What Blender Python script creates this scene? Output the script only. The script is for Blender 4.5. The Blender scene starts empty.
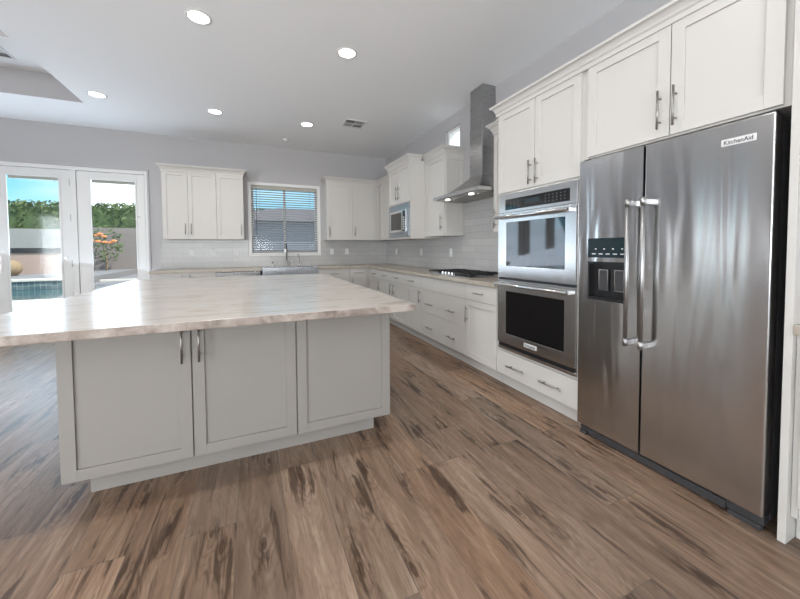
import bpy, bmesh, math, random
from mathutils import Vector, Matrix
random.seed(7)
S = bpy.context.scene
C = S.collection
# ------------------------------------------------------------------ camera
F_PX, CX, CY = 339.025, 400.0, 260.45
YAW, PITCH, ROLL, CAM_H = 0.41302, -0.035244, -0.005518, 1.2277
cd = bpy.data.cameras.new('camera'); cam = bpy.data.objects.new('camera', cd); C.objects.link(cam)
Fv = Vector((math.sin(YAW)*math.cos(PITCH), math.cos(YAW)*math.cos(PITCH), math.sin(PITCH)))
Rv = Vector((math.cos(YAW), -math.sin(YAW), 0)); Uv = Rv.cross(Fv)
R2 = Rv*math.cos(ROLL)+Uv*math.sin(ROLL); U2 = -Rv*math.sin(ROLL)+Uv*math.cos(ROLL)
M = Matrix.Identity(4)
for i in range(3):
    M[i][0] = R2[i]; M[i][1] = U2[i]; M[i][2] = -Fv[i]
M[2][3] = CAM_H
cam.matrix_world = M
cd.sensor_width = 36; cd.sensor_fit = 'HORIZONTAL'; cd.lens = F_PX*36/800
cd.shift_x = (400-CX)/800; cd.shift_y = (CY-299.5)/800
cd.clip_start = 0.02; cd.clip_end = 500
S.camera = cam
# ------------------------------------------------------------------ world, sun, exposure
S.view_settings.view_transform = 'Standard'
try: S.view_settings.look = 'None'
except Exception: pass
S.view_settings.gamma = 1; S.view_settings.use_curve_mapping = False
S.view_settings.exposure = 0.18
W = bpy.data.worlds.new('world'); S.world = W; W.use_nodes = True
wn = W.node_tree.nodes; wl = W.node_tree.links
for n in list(wn): wn.remove(n)
out = wn.new('ShaderNodeOutputWorld'); bg = wn.new('ShaderNodeBackground')
sky = wn.new('ShaderNodeTexSky'); sky.sky_type = 'NISHITA'; sky.sun_disc = False
sky.sun_elevation = math.radians(48); sky.sun_rotation = math.radians(120); sky.air_density = 1.0; sky.dust_density = 0.6; sky.ozone_density = 2.5
tc = wn.new('ShaderNodeTexCoord'); mp = wn.new('ShaderNodeMapping'); mp.inputs['Scale'].default_value = (1.0, 1.0, 3.2)
nz = wn.new('ShaderNodeTexNoise'); nz.inputs['Scale'].default_value = 2.2; nz.inputs['Detail'].default_value = 5
cr = wn.new('ShaderNodeValToRGB'); cr.color_ramp.elements[0].position = 0.47; cr.color_ramp.elements[1].position = 0.66
mx = wn.new('ShaderNodeMix'); mx.data_type = 'RGBA'; mx.inputs[7].default_value = (6.5, 6.7, 7.0, 1)
wl.new(tc.outputs['Generated'], mp.inputs[0]); wl.new(mp.outputs[0], nz.inputs[0]); wl.new(nz.outputs[0], cr.inputs[0])
sx_ = wn.new('ShaderNodeSeparateXYZ'); wl.new(tc.outputs['Generated'], sx_.inputs[0])
bank = wn.new('ShaderNodeMapRange'); bank.inputs[1].default_value = -.36; bank.inputs[2].default_value = -.33; wl.new(sx_.outputs[0], bank.inputs[0])   # a cloud bank to the right
gap = wn.new('ShaderNodeMapRange'); gap.inputs[1].default_value = -.14; gap.inputs[2].default_value = -.04; gap.inputs[4].default_value = -.9; wl.new(sx_.outputs[0], gap.inputs[0])
bk2 = wn.new('ShaderNodeMapRange'); bk2.inputs[1].default_value = .30; bk2.inputs[2].default_value = .42; bk2.inputs[4].default_value = .9; wl.new(sx_.outputs[0], bk2.inputs[0])
s1 = wn.new('ShaderNodeMath'); wl.new(bank.outputs[0], s1.inputs[0]); wl.new(gap.outputs[0], s1.inputs[1])
s2 = wn.new('ShaderNodeMath'); wl.new(s1.outputs[0], s2.inputs[0]); wl.new(bk2.outputs[0], s2.inputs[1])
mm = wn.new('ShaderNodeMath'); mm.operation = 'MULTIPLY_ADD'; wl.new(cr.outputs[0], mm.inputs[0]); mm.inputs[1].default_value = .35; wl.new(s2.outputs[0], mm.inputs[2]); mm.use_clamp = True
blue = wn.new('ShaderNodeMix'); blue.data_type = 'RGBA'; blue.inputs[0].default_value = .75; blue.inputs[7].default_value = (.40, 2.7, 3.9, 1); wl.new(sky.outputs[0], blue.inputs[6])
wl.new(mm.outputs[0], mx.inputs[0]); wl.new(blue.outputs[2], mx.inputs[6]); wl.new(mx.outputs[2], bg.inputs[0])
bg.inputs[1].default_value = 0.24
wl.new(bg.outputs[0], out.inputs[0])
sd = bpy.data.lights.new('sun', 'SUN'); sd.energy = 5.0; sd.angle = 0.01; sd.color = (1, .95, .88)
so = bpy.data.objects.new('sun', sd); C.objects.link(so)
so.rotation_euler = Vector((-0.55, 0.45, -0.85)).to_track_quat('-Z', 'Y').to_euler()
def area(name, loc, target, sx, sy, power, col):
    l = bpy.data.lights.new(name, 'AREA'); l.shape = 'RECTANGLE'; l.size = sx; l.size_y = sy; l.energy = power; l.color = col
    o = bpy.data.objects.new(name, l); C.objects.link(o); o.location = loc
    o.rotation_euler = (Vector(target)-Vector(loc)).to_track_quat('-Z', 'Z').to_euler(); return o
# daylight at the patio doors and narrow side window, plus two added fill lamps
area('added_fill_rear', (-1.2, -4.46, 1.35), (-1.2, 0, 12.0), 4.2, 2.2, 350, (0.97, 0.98, 1.0))  # added lamp inside the rear wall, aimed up to brighten the ceiling
area('daylight_side_window', (-6.0, 4.25, 1.35), (0, 4.25, 1.35), 0.22, 1.9, 7, (0.95, 0.97, 1.0))
area('added_fill_side', (-6.0, -2.2, 1.35), (0, -1.0, 1.9), 2.3, 2.0, 290, (0.95, 0.97, 1.0))  # added lamp, set here to light the right-hand cabinets
area('daylight_patio_doors', (-2.83, 6.9, 1.4), (-2.0, 0, 6.5), 2.5, 2.1, 62, (0.70, 0.83, 1.0))

# ------------------------------------------------------------------ materials
def mat(name, col=(.8, .8, .8), rough=.5, metal=0, spec=.5, aniso=0):
    m = bpy.data.materials.new(name); m.use_nodes = True; b = m.node_tree.nodes['Principled BSDF']
    b.inputs['Base Color'].default_value = (*col, 1); b.inputs['Roughness'].default_value = rough
    b.inputs['Metallic'].default_value = metal; b.inputs['Specular IOR Level'].default_value = spec
    if aniso: b.inputs['Anisotropic'].default_value = aniso
    return m
class NT:
    def __init__(s, m): s.m = m; s.t = m.node_tree; s.b = s.t.nodes['Principled BSDF']
    def n(s, typ, **kw):
        x = s.t.nodes.new('ShaderNode'+typ)
        for k, v in kw.items(): setattr(x, k, v)
        return x
    def l(s, a, b): s.t.links.new(a, b)
    def math(s, op, a, b=None, c=None):
        x = s.n('Math', operation=op)
        for i, v in enumerate((a, b, c)):
            if v is None: continue
            if isinstance(v, (int, float)): x.inputs[i].default_value = v
            else: s.l(v, x.inputs[i])
        return x.outputs[0]
    def comb(s, x, y, z):
        c = s.n('CombineXYZ')
        for i, v in enumerate((x, y, z)):
            if isinstance(v, (int, float)): c.inputs[i].default_value = v
            else: s.l(v, c.inputs[i])
        return c.outputs[0]
    def pos(s):
        g = s.n('NewGeometry'); sp = s.n('SeparateXYZ'); s.l(g.outputs['Position'], sp.inputs[0]); return sp.outputs, g.outputs['Position']
    def noise(s, vec, scale, detail=3, rough=.5, dist=0):
        x = s.n('TexNoise'); s.l(vec, x.inputs['Vector']); x.inputs['Scale'].default_value = scale
        x.inputs['Detail'].default_value = detail; x.inputs['Roughness'].default_value = rough; x.inputs['Distortion'].default_value = dist
        return x.outputs['Fac']
    def ramp(s, fac, stops):
        r = s.n('ValToRGB'); e = r.color_ramp.elements
        while len(e) < len(stops): e.new(.5)
        for el, (p, c) in zip(e, stops): el.position = p; el.color = (*c, 1) if len(c) == 3 else c
        s.l(fac, r.inputs[0]); return r.outputs[0]
    def mix(s, f, a, b, mode='MIX'):
        x = s.n('Mix'); x.data_type = 'RGBA'; x.blend_type = mode
        for i, v in ((0, f), (6, a), (7, b)):
            if isinstance(v, (int, float)): x.inputs[i].default_value = v
            elif isinstance(v, tuple): x.inputs[i].default_value = (*v, 1)
            else: s.l(v, x.inputs[i])
        return x.outputs[2]
    def bump(s, h, strength, dist=.01):
        b = s.n('Bump'); b.inputs['Strength'].default_value = strength; b.inputs['Distance'].default_value = dist
        s.l(h, b.inputs['Height']); s.l(b.outputs[0], s.b.inputs['Normal'])

def painted(name, col, rough=.45, amp=.03, scale=120, bump=.05):
    m = mat(name, col, rough); t = NT(m); _, p = t.pos(); f = t.noise(p, scale, 3)
    t.bump(f, bump, .002)
    c = t.mix(f, tuple(x*(1-amp) for x in col), tuple(min(1, x*(1+amp)) for x in col)); t.l(c, t.b.inputs['Base Color']); return m
M_wall = painted('grey_wall_paint', (.46, .45, .455), .6, .015, 60, .15)
M_ceil = painted('white_ceiling_paint', (.90, .915, .93), .7, .01, 50, .2)
M_cab = painted('white_cabinet_paint', (.575, .557, .53), .38, .008)
M_isl = painted('grey_island_paint', (.295, .277, .255), .42, .008)
M_trim = painted('white_trim_paint', (.74, .74, .73), .4, .008)
M_dark = painted('dark_gap', (.02, .02, .02), .6)
M_black = mat('black_plastic', (.012, .012, .013), .35)
M_grate = painted('cast_iron', (.015, .015, .016), .45, .2, 200, .2)
M_charc = painted('charcoal_metal', (.045, .045, .048), .4, .05)
M_nickel = mat('brushed_nickel', (.50, .49, .47), .3, 1)
M_fauc = mat('satin_faucet_metal', (.26, .26, .26), .3, 1)
M_bar = mat('satin_steel_bar', (.42, .42, .42), .38, 1)
M_pull = mat('satin_nickel_pull', (.34, .33, .32), .42, 1)
M_chrome = mat('polished_chrome', (.75, .75, .75), .12, 1)
M_bglass = mat('black_oven_glass', (.004, .004, .005), .04, 0, .9)
M_plate = painted('white_switch_plate', (.74, .74, .73), .35, .005)
M_text = mat('dark_lettering', (.03, .03, .035), .4)
M_badge = mat('badge_plate', (.78, .78, .78), .35, .3)
M_dimmark = mat('dim_legend', (.25, .26, .27), .5)
M_display = mat('teal_glass_display', (.015, .030, .036), .08, 0, .8)
def steel(name, col=(.60, .60, .595), rough=.27, wob=.35, wscale=(1, 1, .35), rot=0.0):
    m = mat(name, col, rough, 1); t = NT(m); sp, p = t.pos()
    mp = t.n('Mapping'); t.l(p, mp.inputs[0]); mp.inputs['Scale'].default_value = wscale
    big = t.noise(mp.outputs[0], 2.6, 2, .5, .4)
    mp2 = t.n('Mapping'); t.l(p, mp2.inputs[0]); mp2.inputs['Scale'].default_value = (6, 6, 900)
    fine = t.noise(mp2.outputs[0], 1, 2)
    b1 = t.n('Bump'); b1.inputs['Strength'].default_value = wob; b1.inputs['Distance'].default_value = .03; t.l(big, b1.inputs['Height'])
    b2 = t.n('Bump'); b2.inputs['Strength'].default_value = .015; b2.inputs['Distance'].default_value = .0006; t.l(fine, b2.inputs['Height'])
    t.l(b1.outputs[0], b2.inputs['Normal']); t.l(b2.outputs[0], t.b.inputs['Normal'])
    r = t.math('MULTIPLY_ADD', fine, .12, rough-.06); t.l(r, t.b.inputs['Roughness'])
    t.b.inputs['Anisotropic'].default_value = .75
    t.b.inputs['Anisotropic Rotation'].default_value = rot
    tg = t.n('Tangent'); tg.direction_type = 'RADIAL'; tg.axis = 'Z'; t.l(tg.outputs[0], t.b.inputs['Tangent'])
    return m
M_fridge = steel('brushed_steel_door', (.60, .60, .60), .19, .38, (2.2, 2.2, .30), .25)
M_steel = steel('brushed_steel', (.68, .68, .68), .24, .15)
M_mw = steel('blued_steel', (.42, .435, .46), .28, .1)
M_hood = steel('hood_steel', (.42, .42, .42), .28, .12)
def glass(name, tint=(.95, .97, .97), refl=.018):
    m = bpy.data.materials.new(name); m.use_nodes = True; t = m.node_tree
    for n in list(t.nodes): t.nodes.remove(n)
    o = t.nodes.new('ShaderNodeOutputMaterial'); a = t.nodes.new('ShaderNodeBsdfTransparent'); g = t.nodes.new('ShaderNodeBsdfGlossy')
    a.inputs[0].default_value = (*tint, 1); g.inputs['Roughness'].default_value = .08; mxs = t.nodes.new('ShaderNodeMixShader')
    mxs.inputs[0].default_value = refl; t.links.new(a.outputs[0], mxs.inputs[1]); t.links.new(g.outputs[0], mxs.inputs[2]); t.links.new(mxs.outputs[0], o.inputs[0])
    return m
M_glass = glass('clear_pane')
def emit(name, col, st):
    m = mat(name, col, .5); b = m.node_tree.nodes['Principled BSDF']; b.inputs['Emission Color'].default_value = (*col, 1); b.inputs['Emission Strength'].default_value = st; return m
M_lamp = emit('lit_diffuser', (1, .97, .92), 14)
M_hoodlamp = emit('lit_hood_lamp', (1, .95, .88), 8)

# wood-look plank tile: 203 mm wide, 1.22 m long, ends stepped by a quarter length
def floor_mat():
    m = mat('wood_plank_tile', (.2, .13, .1), .33, spec=.35); t = NT(m); sp, p = t.pos()
    PW = .2025; PL = 1.22
    xr = t.math('DIVIDE', t.math('ADD', sp[0], .0815), PW); row = t.math('FLOOR', xr); fx = t.math('SUBTRACT', xr, row)
    wr = t.n('TexWhiteNoise', noise_dimensions='1D'); t.l(t.math('ADD', row, 17.0), wr.inputs['W'])
    step = t.math('MULTIPLY', t.math('FLOOR', t.math('MULTIPLY', wr.outputs['Value'], 3.999)), .25)
    yr = t.math('ADD', t.math('DIVIDE', t.math('SUBTRACT', sp[1], .74), PL), step); col = t.math('FLOOR', yr); fy = t.math('SUBTRACT', yr, col)
    wn2 = t.n('TexWhiteNoise', noise_dimensions='2D'); t.l(t.comb(row, col, 0), wn2.inputs['Vector'])
    rnd = wn2.outputs['Value']
    sc = t.n('SeparateColor'); t.l(wn2.outputs['Color'], sc.inputs[0]); r1, r2, r3 = sc.outputs
    # local coordinates of each plank, shifted so that every plank has its own figure
    lx = t.math('ADD', t.math('MULTIPLY', fx, PW), t.math('MULTIPLY', r1, 40.0)); ly = t.math('ADD', t.math('MULTIPLY', fy, PL), t.math('MULTIPLY', r2, 60.0))
    fine = t.noise(t.comb(t.math('MULTIPLY', lx, 110.0), t.math('MULTIPLY', ly, 6.0), 0), 1, 4, .65, .4)
    mid = t.noise(t.comb(t.math('MULTIPLY', lx, 26.0), t.math('MULTIPLY', ly, 2.6), 3.3), 1, 5, .62, .9)
    # knots: stretched cells; growth rings bend round them, dark cracks trail along the grain
    vo = t.n('TexVoronoi', voronoi_dimensions='2D'); t.l(t.comb(t.math('MULTIPLY', lx, 5.5), t.math('MULTIPLY', ly, 1.55), 0), vo.inputs['Vector']); vo.inputs['Scale'].default_value = 1; vo.inputs['Randomness'].default_value = .9
    kd = vo.outputs['Distance']
    wob = t.noise(t.comb(t.math('MULTIPLY', lx, 8.0), t.math('MULTIPLY', ly, 2.6), 7.7), 1, 3, .55, .2)
    rp = t.math('MULTIPLY_ADD', kd, 1.1, wob)
    ring = t.math('SINE', t.math('MULTIPLY', rp, 52.0)); ring = t.math('POWER', t.math('MULTIPLY_ADD', ring, .5, .5), 2.2)
    near = t.n('MapRange'); near.inputs[1].default_value = .42; near.inputs[2].default_value = .10; t.l(kd, near.inputs[0])
    strk = t.noise(t.comb(t.math('MULTIPLY', lx, 24.0), t.math('MULTIPLY', ly, 2.4), 11.0), 1, 4, .6, .6)
    base = t.ramp(mid, [(.28, (.125, .082, .060)), (.5, (.225, .155, .116)), (.72, (.35, .26, .20))])
    tone = t.mix(t.math('MULTIPLY', r3, .9), base, t.ramp(mid, [(.28, (.130, .098, .080)), (.5, (.215, .170, .140)), (.72, (.335, .28, .235))]))
    c = t.mix(t.math('MULTIPLY', ring, t.math('MULTIPLY_ADD', near.outputs[0], .42, .16)), tone, (.085, .052, .036))
    c = t.mix(t.math('MULTIPLY', fine, .26), c, (.42, .32, .25))
    dk = t.n('MapRange'); dk.inputs[1].default_value = .58; dk.inputs[2].default_value = .68
    t.l(t.math('MULTIPLY_ADD', near.outputs[0], .12, strk), dk.inputs[0])
    c = t.mix(t.math('MULTIPLY', dk.outputs[0], .80), c, (.050, .034, .026))
    core = t.math('LESS_THAN', kd, .055); c = t.mix(t.math('MULTIPLY', core, .6), c, (.045, .028, .02))
    v = t.math('MULTIPLY_ADD', rnd, .45, .72); hv = t.n('HueSaturation'); t.l(v, hv.inputs['Value']); t.l(c, hv.inputs['Color']); hv.inputs['Saturation'].default_value = 1.28; c = hv.outputs[0]
    # grout joints
    ex = t.math('MULTIPLY', t.math('MINIMUM', fx, t.math('SUBTRACT', 1.0, fx)), PW); ey = t.math('MULTIPLY', t.math('MINIMUM', fy, t.math('SUBTRACT', 1.0, fy)), PL)
    e = t.math('MINIMUM', ex, ey); g = t.math('LESS_THAN', e, .0014)
    c = t.mix(g, c, (.12, .095, .08)); t.l(c, t.b.inputs['Base Color'])
    t.l(t.math('MULTIPLY_ADD', fine, .16, .25), t.b.inputs['Roughness'])
    h = t.math('SUBTRACT', t.math('MULTIPLY', fine, .3), t.math('MULTIPLY', g, 1.0)); t.bump(h, .25, .0015)
    return m
M_floor = floor_mat()
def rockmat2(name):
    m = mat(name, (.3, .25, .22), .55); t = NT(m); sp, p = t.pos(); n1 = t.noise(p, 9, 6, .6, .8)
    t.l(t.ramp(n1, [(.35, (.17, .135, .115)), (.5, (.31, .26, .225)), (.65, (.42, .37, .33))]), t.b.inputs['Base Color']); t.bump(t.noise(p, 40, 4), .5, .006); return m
def stone(name, a, b, c_, scale=1.0, rough=.14, dirx=(2.2, .9)):
    m = mat(name, a, rough); t = NT(m); sp, p = t.pos()
    mp = t.n('Mapping'); t.l(p, mp.inputs[0]); mp.inputs['Scale'].default_value = (dirx[0]*scale, dirx[1]*scale, 2); mp.inputs['Rotation'].default_value = (0, 0, .35)
    n1 = t.noise(mp.outputs[0], 1.6, 6, .62, 1.6); n2 = t.noise(mp.outputs[0], 7, 5, .6, .8)
    f = t.math('MULTIPLY_ADD', n2, .35, t.math('MULTIPLY', n1, .75))
    col = t.ramp(f, [(.30, c_), (.46, b), (.58, a), (.72, b)]); t.l(col, t.b.inputs['Base Color']); return m
M_istone = stone('veined_quartzite', (.52, .48, .445), (.42, .375, .335), (.27, .215, .18), 1.3, .20, (.8, 3.2))
M_iedge = rockmat2('rough_shaded_slab_edge')  # darker brown stands mostly for shade on the slab's sides
M_cstone = stone('tan_quartz', (.43, .38, .32), (.38, .33, .275), (.33, .28, .23), 3, .25, (2, 2))
def tile_mat(name, axis):
    m = mat(name, (.6, .6, .58), .18); t = NT(m); sp, p = t.pos()
    br = t.n('TexBrick'); br.offset = .5; t.l(t.comb(sp[axis], t.math('SUBTRACT', sp[2], .912), 0), br.inputs['Vector'])
    br.inputs['Scale'].default_value = 1; br.inputs['Brick Width'].default_value = .30; br.inputs['Row Height'].default_value = .0865
    br.inputs['Mortar Size'].default_value = .0022; br.inputs['Mortar Smooth'].default_value = .2; br.inputs['Bias'].default_value = 0
    br.inputs['Color1'].default_value = (.48, .475, .465, 1); br.inputs['Color2'].default_value = (.44, .435, .425, 1); br.inputs['Mortar'].default_value = (.34, .335, .33, 1)
    t.l(br.outputs['Color'], t.b.inputs['Base Color']); h = t.math('SUBTRACT', 1.0, br.outputs['Fac']); t.bump(h, .4, .002)
    return m
M_tileB = tile_mat('subway_tile_back', 0); M_tileR = tile_mat('subway_tile_right', 1)

# ------------------------------------------------------------------ mesh helpers
def mesh_obj(name, bm, m, parent=None, bevel=0, smooth=False, seg=2):
    me = bpy.data.meshes.new(name); bmesh.ops.recalc_face_normals(bm, faces=bm.faces[:]); bm.to_mesh(me); bm.free()
    o = bpy.data.objects.new(name, me); C.objects.link(o)
    if isinstance(m, (list, tuple)):
        for x in m: me.materials.append(x)
    else: me.materials.append(m)
    if parent is not None:
        o.parent = parent
        wl_ = Vector((0, 0, 0)); q = parent
        while q is not None: wl_ += q.location; q = q.parent
        me.transform(Matrix.Translation(-wl_))
    if smooth:
        for f in me.polygons: f.use_smooth = True
    if bevel:
        b = o.modifiers.new('bevel', 'BEVEL'); b.width = bevel; b.segments = seg; b.limit_method = 'ANGLE'; b.angle_limit = math.radians(40)
    return o
class MB:
    def __init__(s): s.bm = bmesh.new()
    def box(s, x0, x1, y0, y1, z0, z1, mi=0):
        x0, x1 = min(x0, x1), max(x0, x1); y0, y1 = min(y0, y1), max(y0, y1); z0, z1 = min(z0, z1), max(z0, z1)
        v = [s.bm.verts.new(c) for c in ((x0,y0,z0),(x1,y0,z0),(x1,y1,z0),(x0,y1,z0),(x0,y0,z1),(x1,y0,z1),(x1,y1,z1),(x0,y1,z1))]
        for f in ((3,2,1,0),(4,5,6,7),(0,1,5,4),(1,2,6,5),(2,3,7,6),(3,0,4,7)):
            s.bm.faces.new([v[i] for i in f]).material_index = mi
        return s
    def hexa(s, pts, mi=0):
        v = [s.bm.verts.new(c) for c in pts]
        for f in ((3,2,1,0),(4,5,6,7),(0,1,5,4),(1,2,6,5),(2,3,7,6),(3,0,4,7)): s.bm.faces.new([v[i] for i in f]).material_index = mi
        return s
    def tube(s, pts, r, n=12, mi=0):
        pts = [Vector(p) for p in pts]; rings = []
        rs = r if isinstance(r, (list, tuple)) else [r]*len(pts)
        prev = None
        for i, p in enumerate(pts):
            d = (pts[min(i+1, len(pts)-1)]-pts[max(i-1, 0)]).normalized()
            if prev is None: a = d.orthogonal().normalized()
            else: a = (prev - d*prev.dot(d)).normalized()
            prev = a; b = d.cross(a)
            rings.append([s.bm.verts.new(p+(a*math.cos(2*math.pi*k/n)+b*math.sin(2*math.pi*k/n))*rs[i]) for k in range(n)])
        for A, B in zip(rings, rings[1:]):
            for k in range(n): f = s.bm.faces.new((A[k], A[(k+1)%n], B[(k+1)%n], B[k])); f.material_index = mi; f.smooth = True
        for R_ in (rings[0], rings[-1]): s.bm.faces.new(R_).material_index = mi
        return s
    def lathe(s, cx, cy, prof, n=32, mi=0):
        rings = [[s.bm.verts.new((cx+r*math.cos(2*math.pi*k/n), cy+r*math.sin(2*math.pi*k/n), z)) for k in range(n)] for r, z in prof]
        for A, B in zip(rings, rings[1:]):
            for k in range(n): s.bm.faces.new((A[k], A[(k+1)%n], B[(k+1)%n], B[k])).material_index = mi
        s.bm.faces.new(rings[0]).material_index = mi; s.bm.faces.new(rings[-1]).material_index = mi
        return s
    def strip(s, rings, close=False, mi=0, smooth=False):
        R_ = [[s.bm.verts.new(p) for p in r] for r in rings]
        for A, B in zip(R_, R_[1:]):
            n = len(A)
            for k in range(n if close else n-1):
                f = s.bm.faces.new((A[k], A[(k+1)%n], B[(k+1)%n], B[k])); f.material_index = mi; f.smooth = smooth
        return R_
    def build(s, name, m, parent=None, bevel=0, smooth=False, seg=2): return mesh_obj(name, s.bm, m, parent, bevel, smooth, seg)
def tag(o, label=None, cat=None, group=None, kind=None):
    if label: o['label'] = label
    if cat: o['category'] = cat
    if group: o['group'] = group
    if kind: o['kind'] = kind
    return o
def thing(name, loc, label=None, cat=None, group=None, kind=None):
    o = bpy.data.objects.new(name, None); C.objects.link(o); o.location = loc; o.empty_display_size = .05
    return tag(o, label, cat, group, kind)
def copy_tree(o, parent=None):
    c = o.copy(); C.objects.link(c)
    if parent is not None: c.parent = parent
    for ch in list(o.children): copy_tree(ch, c)
    return c
def flat(name, b, m, bevel=0): return tag(b.build(name, m, None, bevel), kind='structure')

# a face: fronts seen in plane y = F (axis 'y', looking +y) or plane x = F (axis 'x', looking +x); u runs along the wall, o outwards into the room
class Face:
    def __init__(s, axis, F): s.a = axis; s.F = F
    def p(s, u, o, z): return (u, s.F-o, z) if s.a == 'y' else (s.F-o, u, z)
    def box(s, b, u0, u1, o0, o1, z0, z1, mi=0):
        A = s.p(u0, o0, z0); B = s.p(u1, o1, z1); return b.box(A[0], B[0], A[1], B[1], A[2], B[2], mi)
    def root(s, u, back): return (u, s.F+back/2, 0) if s.a == 'y' else (s.F+back/2, u, 0)
def pull(fc, parent, u, z, length, vert=True, label=None, m=None, o0=.02):
    """bar pull: round bar on two posts; o0 = outer face of the door"""
    b = MB(); h = length/2; so_ = o0+.030
    if vert:
        b.tube([fc.p(u, so_, z-h), fc.p(u, so_, z+h)], .0055)
        for k in (-.62, .62): b.tube([fc.p(u, o0-.001, z+k*h), fc.p(u, so_, z+k*h)], .0045)
    else:
        b.tube([fc.p(u-h, so_, z), fc.p(u+h, so_, z)], .0055)
        for k in (-.62, .62): b.tube([fc.p(u+k*h, o0-.001, z), fc.p(u+k*h, so_, z)], .0045)
    return b.build('handle', m or M_pull, parent)
G = .0016
def shaker(fc, parent, u0, u1, z0, z1, m, rail=.058, name='door'):
    """five-piece door 20 mm thick lying on plane o=0..0.02 with its panel set back 9 mm"""
    u0 += G; u1 -= G; z0 += G; z1 -= G; b = MB(); a = 0.0; o1 = .02
    fc.box(b, u0, u0+rail, a, o1, z0, z1); fc.box(b, u1-rail, u1, a, o1, z0, z1)
    fc.box(b, u0+rail, u1-rail, a, o1, z1-rail, z1); fc.box(b, u0+rail, u1-rail, a, o1, z0, z0+rail)
    fc.box(b, u0+rail, u1-rail, a, .011, z0+rail, z1-rail)
    return b.build(name, m, parent, .0011)
def slab(fc, parent, u0, u1, z0, z1, m, name='drawer'):
    b = MB(); fc.box(b, u0+G, u1-G, 0, .02, z0+G, z1-G); return b.build(name, m, parent, .0018)
def crown(fc, parent, u0, u1, back, z, m, L=True, R=True, h=.075, out_=.06, stop=None):
    if stop is not None: back = stop
    prof = [(.000, -.03), (.008, -.03), (.008, -.004), (.016, .004), (.020, .018), (.030, .034), (.046, .046), (.050, h-.018), (out_, h-.014), (out_, h)]
    b = MB(); rings = []
    for o, dz in prof:
        o_ = o+.0205
        rings.append([fc.p(u0-(o if L else 0), -back, z+dz), fc.p(u0-(o if L else 0), o_, z+dz), fc.p(u1+(o if R else 0), o_, z+dz), fc.p(u1+(o if R else 0), -back, z+dz)])
    b.strip(rings, close=True); vs = list(b.bm.verts); b.bm.faces.new(vs[:4]); b.bm.faces.new(vs[-4:])
    return b.build('crown_molding', m, parent)

XR, YB, ZC = 2.632, 6.685, 3.10          # right wall, back wall, ceiling
XL, YR = -6.05, -4.5                     # left wall, wall behind the camera
XF, YF = 2.027, 6.068                    # carcass fronts of the base runs (doors sit 20 mm proud)
XU, YU = 2.35, 6.375                     # carcass fronts of the wall cabinets

# ------------------------------------------------------------------ room shell
flat('floor', MB().box(XL-.15, XR+.15, YR-.15, YB+.15, -.12, 0), M_floor)
b = MB(); T0, T1 = -1.915, -4.6; y0, y1, y2, y3 = .6, 4.17, 4.235, 5.62; ZT = 3.40
b.box(T0, XR+.15, YR-.15, YB+.15, ZC, ZT+.1); b.box(XL-.15, T1, YR-.15, YB+.15, ZC, ZT+.1)
b.box(T1, T0, YR-.15, y0, ZC, ZT+.1); b.box(T1, T0, y1, y2, ZC, ZT); b.box(T1, T0, y3, YB+.15, ZC, ZT+.1); b.box(T1, T0, y0, y3, ZT, ZT+.1)
for f in b.bm.faces:                                              # the upstands of the recessed trays are painted like the walls
    f.normal_update(); c = f.calc_center_median()
    if abs(f.normal.z) < .5 and T1-.01 < c.x < T0+.01 and y0-.01 < c.y < y3+.01: f.material_index = 1
flat('ceiling', b, [M_ceil, M_wall])
def wall_with_holes(name, axis, c0, c1, u0, u1, holes, m):
    """solid wall along u between c0 and c1 in depth, with (u0,u1,z0,z1) openings"""
    b = MB(); us = sorted({u0, u1, *[h[0] for h in holes], *[h[1] for h in holes]})
    def bx(a, d, z0, z1):
        if axis == 'y': b.box(a, d, c0, c1, z0, z1)
        else: b.box(c0, c1, a, d, z0, z1)
    for a, d in zip(us, us[1:]):
        hs = sorted([h for h in holes if h[0] <= a+1e-6 and h[1] >= d-1e-6], key=lambda h: h[2]); z = 0
        for h in hs:
            if h[2] > z: bx(a, d, z, h[2])
            z = h[3]
        if z < ZC: bx(a, d, z, ZC)
    return flat(name, b, m)
WIN = (.01, 1.19, 1.155, 2.385)
wall_with_holes('wall_back', 'y', YB, YB+.15, XL, XR+.15, [(-4.20, -1.525, 0, 2.47), WIN], M_wall)
wall_with_holes('wall_right', 'x', XR, XR+.15, YR, YB, [(3.95, 4.32, 2.56, 2.93)], M_wall)
wall_with_holes('wall_left', 'x', XL-.15, XL, YR, YB, [(4.0, 4.5, .3, 2.4), (-3.4, -1.0, .3, 2.4)], M_wall)
wall_with_holes('wall_rear', 'y', YR-.15, YR, XL, XR+.15, [(-3.4, 1.0, 0, 2.45)], M_wall)
b = MB(); b.box(-6.04, -4.27, YB-.014, YB-.001, 0, .12); b.box(-1.44, -1.39, YB-.014, YB-.001, 0, .12); flat('baseboard_back', b, M_trim, .003)
b = MB(); b.box(XL+.001, XL+.014, YR, YB-.02, 0, .12); flat('baseboard_left', b, M_trim, .003)

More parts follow.
